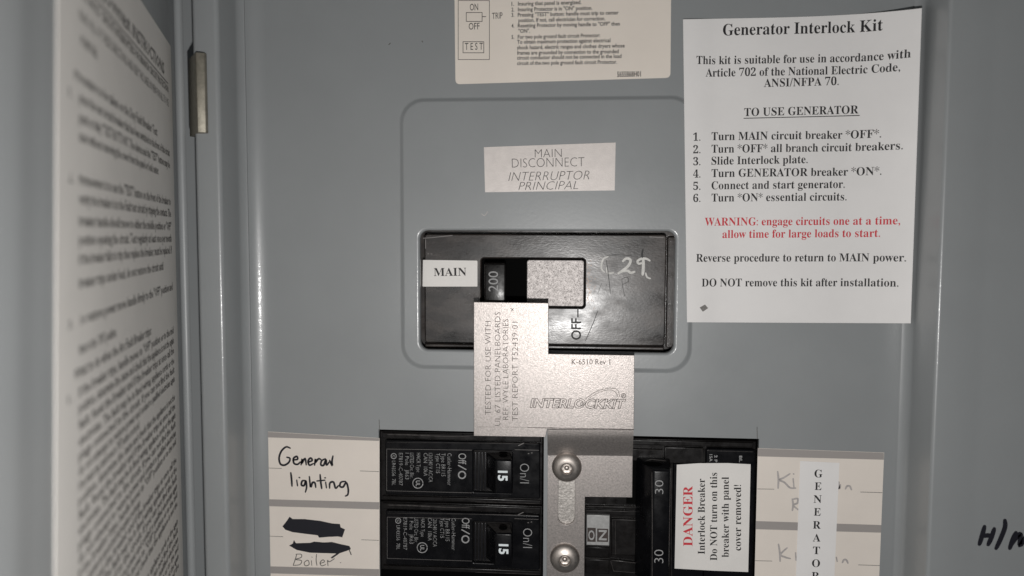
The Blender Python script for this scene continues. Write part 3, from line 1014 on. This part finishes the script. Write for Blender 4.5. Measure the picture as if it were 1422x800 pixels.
for pts in ([(229, 154), (208, 148), (184, 170), (173, 205), (180, 234), (200, 240), (222, 226), (228, 206), (212, 200)],
            [(243, 214), (266, 210), (262, 196), (246, 206), (248, 230), (266, 236), (280, 224)],
            [(284, 238), (290, 208), (288, 230), (304, 206), (310, 238)],
            [(318, 226), (340, 216), (332, 204), (320, 218), (326, 240), (346, 232)],
            [(352, 240), (357, 208), (356, 226), (372, 208), (384, 212)],
            [(406, 208), (388, 218), (384, 238), (398, 240), (410, 212), (412, 240), (426, 224)],
            [(445, 194), (440, 220), (441, 242), (428, 216)],
            [(232, 278), (236, 312), (238, 346)], [(262, 316), (266, 344)], [(274, 302), (277, 303)],
            [(306, 318), (290, 320), (286, 340), (300, 342), (308, 320), (312, 350), (306, 376)],
            [(326, 298), (332, 350), (342, 328), (354, 330), (358, 352)],
            [(380, 288), (384, 330), (388, 358)], [(364, 320), (404, 316)], [(408, 326), (412, 354)], [(404, 304), (407, 304)],
            [(428, 356), (430, 330), (448, 326), (458, 356), (472, 344)],
            [(508, 322), (486, 326), (480, 346), (496, 350), (512, 328), (522, 360), (520, 388), (508, 396)]):
    strokepx(bm, pts, 3.0, w, o_, s_, taper=0.3)
# two struck out entries
for poly in ([(190, 549), (213, 520), (226, 500), (242, 512), (300, 512), (380, 521), (440, 534), (480, 537), (484, 554), (506, 564), (492, 604), (470, 600), (420, 602), (375, 606), (368, 594), (300, 586), (240, 578), (205, 566)],
             [(224, 646), (242, 636), (248, 618), (258, 634), (330, 632), (350, 626), (400, 630), (440, 628), (490, 640), (528, 648), (536, 664), (516, 672), (480, 684), (440, 712), (434, 706), (462, 686), (400, 684), (330, 682), (262, 668)]):
    bm2 = bmesh.new()
    lp = [P(o_[0] + x / s_, o_[1] + y / s_, w) for x, y in poly]
    fill(bm2, [lp], w + 0.04)
    merge(bm, bm2)
strokepx(bm, [(524, 660), (537, 692)], 1.4, w, o_, s_, sm=False)
flat("marker_writing", bm, MARKER, sL)
bm = bmesh.new()
for pts in ([(262, 690), (254, 718), (244, 746)], [(258, 690), (284, 690), (284, 706), (256, 716), (286, 722), (278, 742), (244, 746)],
            [(316, 720), (300, 732), (306, 748), (324, 742), (322, 724), (314, 720)], [(336, 722), (338, 746)], [(338, 704), (340, 705)],
            [(362, 690), (360, 720), (364, 746)], [(380, 736), (402, 728), (394, 718), (380, 732), (388, 748), (408, 742)],
            [(420, 748), (418, 720), (426, 728), (452, 712)], [(482, 732), (485, 733)]):
    strokepx(bm, pts, 1.25, w, o_, s_, taper=0.2)
flat("pencil_writing", bm, INKFADE, sL)

sR = sticker("directory_strip", [(1052.4, 622.4), (1227.8, 628.6), (1221, 800), (1218, 860), (1046.5, 860)], 0.02, 0.12, CREAM,
             "cream circuit directory strip with erased pencil writing, right of the breakers", "directory strip")
bandq([[(1052.4, 622.8), (1227.4, 629), (1227.2, 638.5), (1052.3, 633.8)], [(1049.6, 723.6), (1223.8, 729.2), (1223.4, 739.8), (1049.4, 735)]], BAND, sR)
for a, b_ in (((1052, 679), (1075, 679.4)), ((1195, 683.3), (1225, 684.2)), ((1049, 778.7), (1072, 779.2)), ((1192, 784.5), (1221.5, 785.4))):
    bm = bmesh.new()
    strokepx(bm, [a, b_], 0.7, w, sm=False)
    flat("ruled_line", bm, INKFADE, sR)
bm = bmesh.new()
o_, s_ = (1020, 580), 3.537
for pts in ([(212, 265), (216, 305), (214, 346)], [(272, 276), (240, 296), (218, 306), (245, 318), (272, 344), (300, 346)], [(288, 300), (292, 346)], [(289, 276), (291, 277)],
            [(284, 400), (288, 430), (284, 456)], [(284, 402), (310, 398), (308, 420), (288, 430), (312, 452)],
            [(216, 622), (222, 660), (224, 706)], [(258, 640), (226, 672), (250, 686), (274, 692)], [(300, 664), (302, 700)],
            [(512, 316), (514, 350), (520, 330)], [(545, 350), (552, 337), (566, 337), (574, 354)],
            [(500, 686), (504, 706)], [(530, 712), (537, 699), (549, 699), (557, 715)]):
    strokepx(bm, pts, 2.7, w, o_, s_, taper=0.3)
flat("pencil_writing", bm, PENCIL, sR)

s = sticker("generator_sticker", [(1111.3, 640.2), (1165.8, 642.8), (1156.5, 850), (1103.5, 850)], 0.15, 0.12, PAPER,
            "narrow white sticker spelling GENERATOR downwards on the right directory strip", "sticker")
bm = bmesh.new()
for k, (ch, x, y) in enumerate((("G", 412, 275), ("E", 410, 337), ("N", 408, 400), ("E", 406, 463), ("R", 404, 527), ("A", 403, 590), ("T", 402, 652), ("O", 400, 715), ("R", 398, 777))):
    cx_, cy_ = 1020 + x / 3.537, 580 + y / 3.537
    hw = {"G": 5.6, "E": 4.7, "N": 5.6, "R": 5.4, "A": 5.4, "T": 4.8, "O": 5.6}[ch]
    line(bm, ch, (cx_ - hw, cy_ + 5.1), (cx_ + hw, cy_ + 5.4), 10.6, 0.30, 'serif')
flat("printed_text", bm, INK, s)

# --- generator interlock instruction sheet, its right edge curling off the cover
corn = [(948.5, 27), (1280, 11.5), (1264.5, 449), (954, 447.5)]
def lift_st(s_, t_):
    return 0.12 + 0.8 * min(1.0, max(0.0, (0.14 - s_) / 0.08)) + 6.5 * max(0.0, (s_ - 0.68) / 0.32) ** 1.7 * (1 - 0.42 * t_) + 0.3 * max(0, 0.12 - s_) / 0.12 * max(0.0, 1 - t_ * 3)
def sheet_px(s_, t_):
    a = Vector(corn[0]).lerp(Vector(corn[1]), s_); b_ = Vector(corn[3]).lerp(Vector(corn[2]), s_)
    p = a.lerp(b_, t_)
    p.y += 4.2 * (4 * s_ * (1 - s_)) * (1 - t_) * (0.5 + s_) - 0.0
    return p
NS, NT = 36, 24
pts = [[None] * (NT + 1) for _ in range(NS + 1)]
for i in range(NS + 1):
    for j in range(NT + 1):
        p = sheet_px(i / NS, j / NT)
        lw = lift_st(i / NS, j / NT)
        uv = P(p.x, p.y, lw)
        pts[i][j] = Vector((uv[0], uv[1], lw))
def lift_uv(u, v):
    """height of the sheet above the cover at (u, v)"""
    f00, f10, f01 = pts[0][0], pts[NS][0], pts[0][NT]
    t_ = min(1, max(0, (f00.y - v) / (f00.y - f01.y)))
    j = min(NT, max(0, t_ * NT)); j0 = int(min(NT - 1, j)); fj = j - j0
    row = [pts[i][j0].lerp(pts[i][j0 + 1], fj) for i in range(NS + 1)]
    for i in range(NS):
        if row[i].x <= u <= row[i + 1].x:
            return row[i].lerp(row[i + 1], (u - row[i].x) / (row[i + 1].x - row[i].x)).z
    return row[0].z if u < row[0].x else row[-1].z
bm = bmesh.new()
T = 0.1
top = [[bm.verts.new(W(q.x, q.y, q.z + T)) for q in col] for col in pts]
bot = [[bm.verts.new(W(q.x, q.y, q.z)) for q in col] for col in pts]
for i in range(NS):
    for j in range(NT):
        bm.faces.new((top[i][j], top[i + 1][j], top[i + 1][j + 1], top[i][j + 1]))
        bm.faces.new((bot[i][j], bot[i][j + 1], bot[i + 1][j + 1], bot[i + 1][j]))
for i in range(NS):
    for j in (0, NT):
        bm.faces.new((top[i][j], top[i + 1][j], bot[i + 1][j], bot[i][j]))
for j in range(NT):
    for i in (0, NS):
        bm.faces.new((top[i][j], top[i][j + 1], bot[i][j + 1], bot[i][j]))
sheet_o = link("instruction_sheet", bm, PAPER, None)
tag(sheet_o, "large white paper sheet titled Generator Interlock Kit, right edge lifting off the cover", "notice")
def sline(bm, t_, a, b_, cp):
    # baseline ends are surveyed on the sheet's own height
    def at(p):
        z = 0.2
        for _ in range(5):
            u, v = P(*p, z); z = lift_uv(u, v) + T
        return Vector((u, v, 0))
    O, E_ = at(a), at(b_)
    X = E_ - O
    Y = Vector((-X.y, X.x, 0)).normalized()
    letter(bm, t_, O, X, Y, cp * 0.2475, 'serif', lift=lambda u, v: lift_uv(u, v) + T + 0.05)
bm = bmesh.new()
sline(bm, "Generator Interlock Kit", (1003.8, 49.4), (1225.8, 42.2), 14.8)
for t_, a, b_ in (("This kit is suitable for use in accordance with", (967, 89), (1264.5, 79.8)), ("Article 702 of the National Electric Code,", (979.8, 106.4), (1249.8, 98.4)),
                  ("ANSI/NFPA 70.", (1060.8, 121), (1164.6, 118.2)), ("TO USE GENERATOR", (1033.4, 161.4), (1192, 157.6)),
                  ("Turn MAIN circuit breaker *OFF*.", (988, 194.8), (1223.5, 191)), ("Turn *OFF* all branch circuit breakers.", (988, 212.2), (1253.5, 207.4)),
                  ("Slide Interlock plate.", (988, 228.8), (1121.5, 226.6)), ("Turn GENERATOR breaker *ON*.", (988, 246), (1224, 242.8)),
                  ("Connect and start generator.", (988, 263), (1173, 261)), ("Turn *ON* essential circuits.", (988, 280), (1175.5, 278.4)),
                  ("Reverse procedure to return to MAIN power.", (966.6, 363.6), (1258, 363.2)), ("DO NOT remove this kit after installation.", (974.4, 398), (1247.5, 398.2))):
    sline(bm, t_, a, b_, 10.6)
for k, y in enumerate((196, 213.4, 230, 247.2, 264.2, 281)):
    sline(bm, "%d." % (k + 1), (962.6, y - 0.3), (972.6, y - 0.5), 10.4)
a, b_ = P(1033, 163.2 + 1.2, 0.2), P(1192.5, 159.4 + 1.2, 0.2)
stroke(bm, [(a[0] + (b_[0] - a[0]) * k / 8, a[1] + (b_[1] - a[1]) * k / 8) for k in range(9)], 0.26, T + 0.05, sm=False, lift=lift_uv)
flat("printed_text", bm, INK, sheet_o)
bm = bmesh.new()
sline(bm, "WARNING: engage circuits one at a time,", (978.6, 313.4), (1249.8, 311.6), 10.6)
sline(bm, "allow time for large loads to start.", (1003, 330.6), (1222, 329), 10.6)
flat("red_text", bm, REDINK, sheet_o)
bm = bmesh.new()
bm.faces.new([bm.verts.new(W(*P(x, y, 0.9), lift_uv(*P(x, y, 0.9)) + T + 0.06)) for x, y in ((971.5, 427), (979, 423), (983.5, 428), (976, 433))])
flat("smudge", bm, SMUDGE, sheet_o)

# ================================================================== LABEL ON THE DOOR
sn, sr = DP(76, 400)[0], DP(244.3, 400)[0]          # near and hinge-side edges of the label
vtop = DP(240, 70)[1]
bm = bmesh.new()
NV, NSD = 60, 14
loops = []
for k in range(NV + 1):
    v_ = vtop + (VB + 12 - vtop) * k / NV
    ring_ = [(sr + (sn - sr) * i / NSD, 0.2) for i in range(NSD + 1)] + [(sn + (sr - sn) * i / NSD, 0.06) for i in range(NSD + 1)]
    loops.append([bm.verts.new(W(*DQ(s_, v_, n_))) for s_, n_ in ring_])
for a_, b_ in zip(loops, loops[1:]):
    m_ = len(a_)
    for i in range(m_):
        bm.faces.new((a_[i], a_[(i + 1) % m_], b_[(i + 1) % m_], b_[i]))
bm.faces.new(loops[0]); bm.faces.new(list(reversed(loops[-1])))
dl = link("door_label", bm, DOORPAPER, None)
tag(dl, "tall white label of small black print on the open door at the left", "label")
def dline(bm, t_, v_, sa, sb, cap, style='sans'):
    O, E_ = DQ(sa, v_, 0.26), DQ(sb, v_, 0.26)
    letter(bm, t_, O, E_ - O, Vector((0, 1, 0)), cap, style, res=1)
sl = DP(108, 400)[0]; srr = DP(238.5, 400)[0]; snum = DP(96, 400)[0]
bm = bmesh.new()
dline(bm, "HOMEOWNER INSTRUCTIONS", DP(226, 103)[1], DP(112, 0)[0], DP(227, 103)[0], 3.6, 'bold')
a = DP(239, 125)
stroke_pts = [DQ(DP(106, 0)[0], a[1], 0.26), DQ(srr, a[1], 0.26)]
bm.faces.new([bm.verts.new(W(*(q + Vector((0, dz, 0))))) for q, dz in ((stroke_pts[0], 0), (stroke_pts[1], 0), (stroke_pts[1], 0.35), (stroke_pts[0], 0.35))])
def short(x): return DP(x, 400)[0]
rows_ = [(136, "ARC FAULT CIRCUIT INTERRUPTERS FOR BRANCH CIRCUIT PROTECTION", sl, srr, 2.2, 'bold'),
         (154, "READ ALL OF THESE DIRECTIONS AND KEEP THIS LABEL IN VIEW FOR ALL TO USE", sl, srr, 2.3, 'sans')]
bodyrows = [
    (204, "Procedure to be taken on the Day Fault Breaker Test:", short(101), short(221), 2.5, 'bold', None),
    (220, "press the test circuit breaker that has been switched to the front of this circuit", sl, srr, 2.4, 'bold', "1."),
    (236, "push in fully \"TEST BUTTON\". The device and the \"TEST\" button may be", sl, srr, 2.4, 'bold', None),
    (251, "used without removing the cover from the panel or load center.", sl, short(222), 2.4, 'bold', None),
    (286, "Homeowner is to use the \"TEST\" button on the front of the breaker to", sl, srr, 2.5, 'bold', "2."),
    (302, "verify the breaker is in the Fault test circuit by tripping the contacts. The", sl, srr, 2.5, 'bold', None),
    (320, "breaker handle should move to either the middle position or \"OFF\"", sl, srr, 2.5, 'bold', None),
    (336, "position opening the circuit. Test regularly at least once per month", sl, srr, 2.5, 'bold', None),
    (352, "If the breaker fails to trip then replace the breaker, must be replaced. If", sl, srr, 2.5, 'bold', None),
    (372, "breaker trips under load, do not restore the circuit until", sl, short(226), 2.5, 'bold', None),
    (403, "To restore power move handle firmly to the \"OFF\" position and", sl, srr, 2.5, 'bold', "3."),
    (428, "then to the \"ON\" position.", sl, short(160), 2.5, 'bold', None),
    (447, "What to do when the Arc Fault Breaker trips:", short(101), short(208), 2.5, 'bold', None)]
fillers = ["If the breaker trips, handle moves to \"OFF\" position or to the mid", "position, determine the cause and check that the appliance is not the",
           "fault. Reset the breaker and if the breaker trips at once call the", "electrician. The fault may be in fixed wiring, appliance cords or the",
           "plugs connected to the circuit. If you can not find the fault", "do not attempt to restore power and contact a qualified electrician"]
for y, t_, sa, sb, cp, st in rows_:
    dline(bm, t_, DP(238.5, y)[1], sa, sb, cp, st)
dline(bm, "PURPOSE:", DP(134, 83)[1], short(110), short(134), 2.4, 'bold')
for y, t_, sa, sb, cp, st, num in bodyrows:
    dline(bm, t_, DP(238.5, y)[1] if sb == srr else DP(238.5, y)[1], sa, sb, cp, st)
    if num: dline(bm, num, DP(238.5, y)[1], short(93), short(100), cp, 'sans')
y = 464
k = 0
while y < 860:
    v_ = DP(238.5, y)[1]
    dline(bm, fillers[k % 6] + (" again" if k % 4 == 1 else ""), v_, sl, srr if k % 7 != 6 else short(190), 2.15 if y > 500 else 2.4, 'bold')
    if k in (0,): dline(bm, "1.", v_, short(93), short(100), 2.3, 'sans')
    y += 14.2 if k < 3 else 13.0
    k += 1
flat("printed_text", bm, INKOLD, dl)
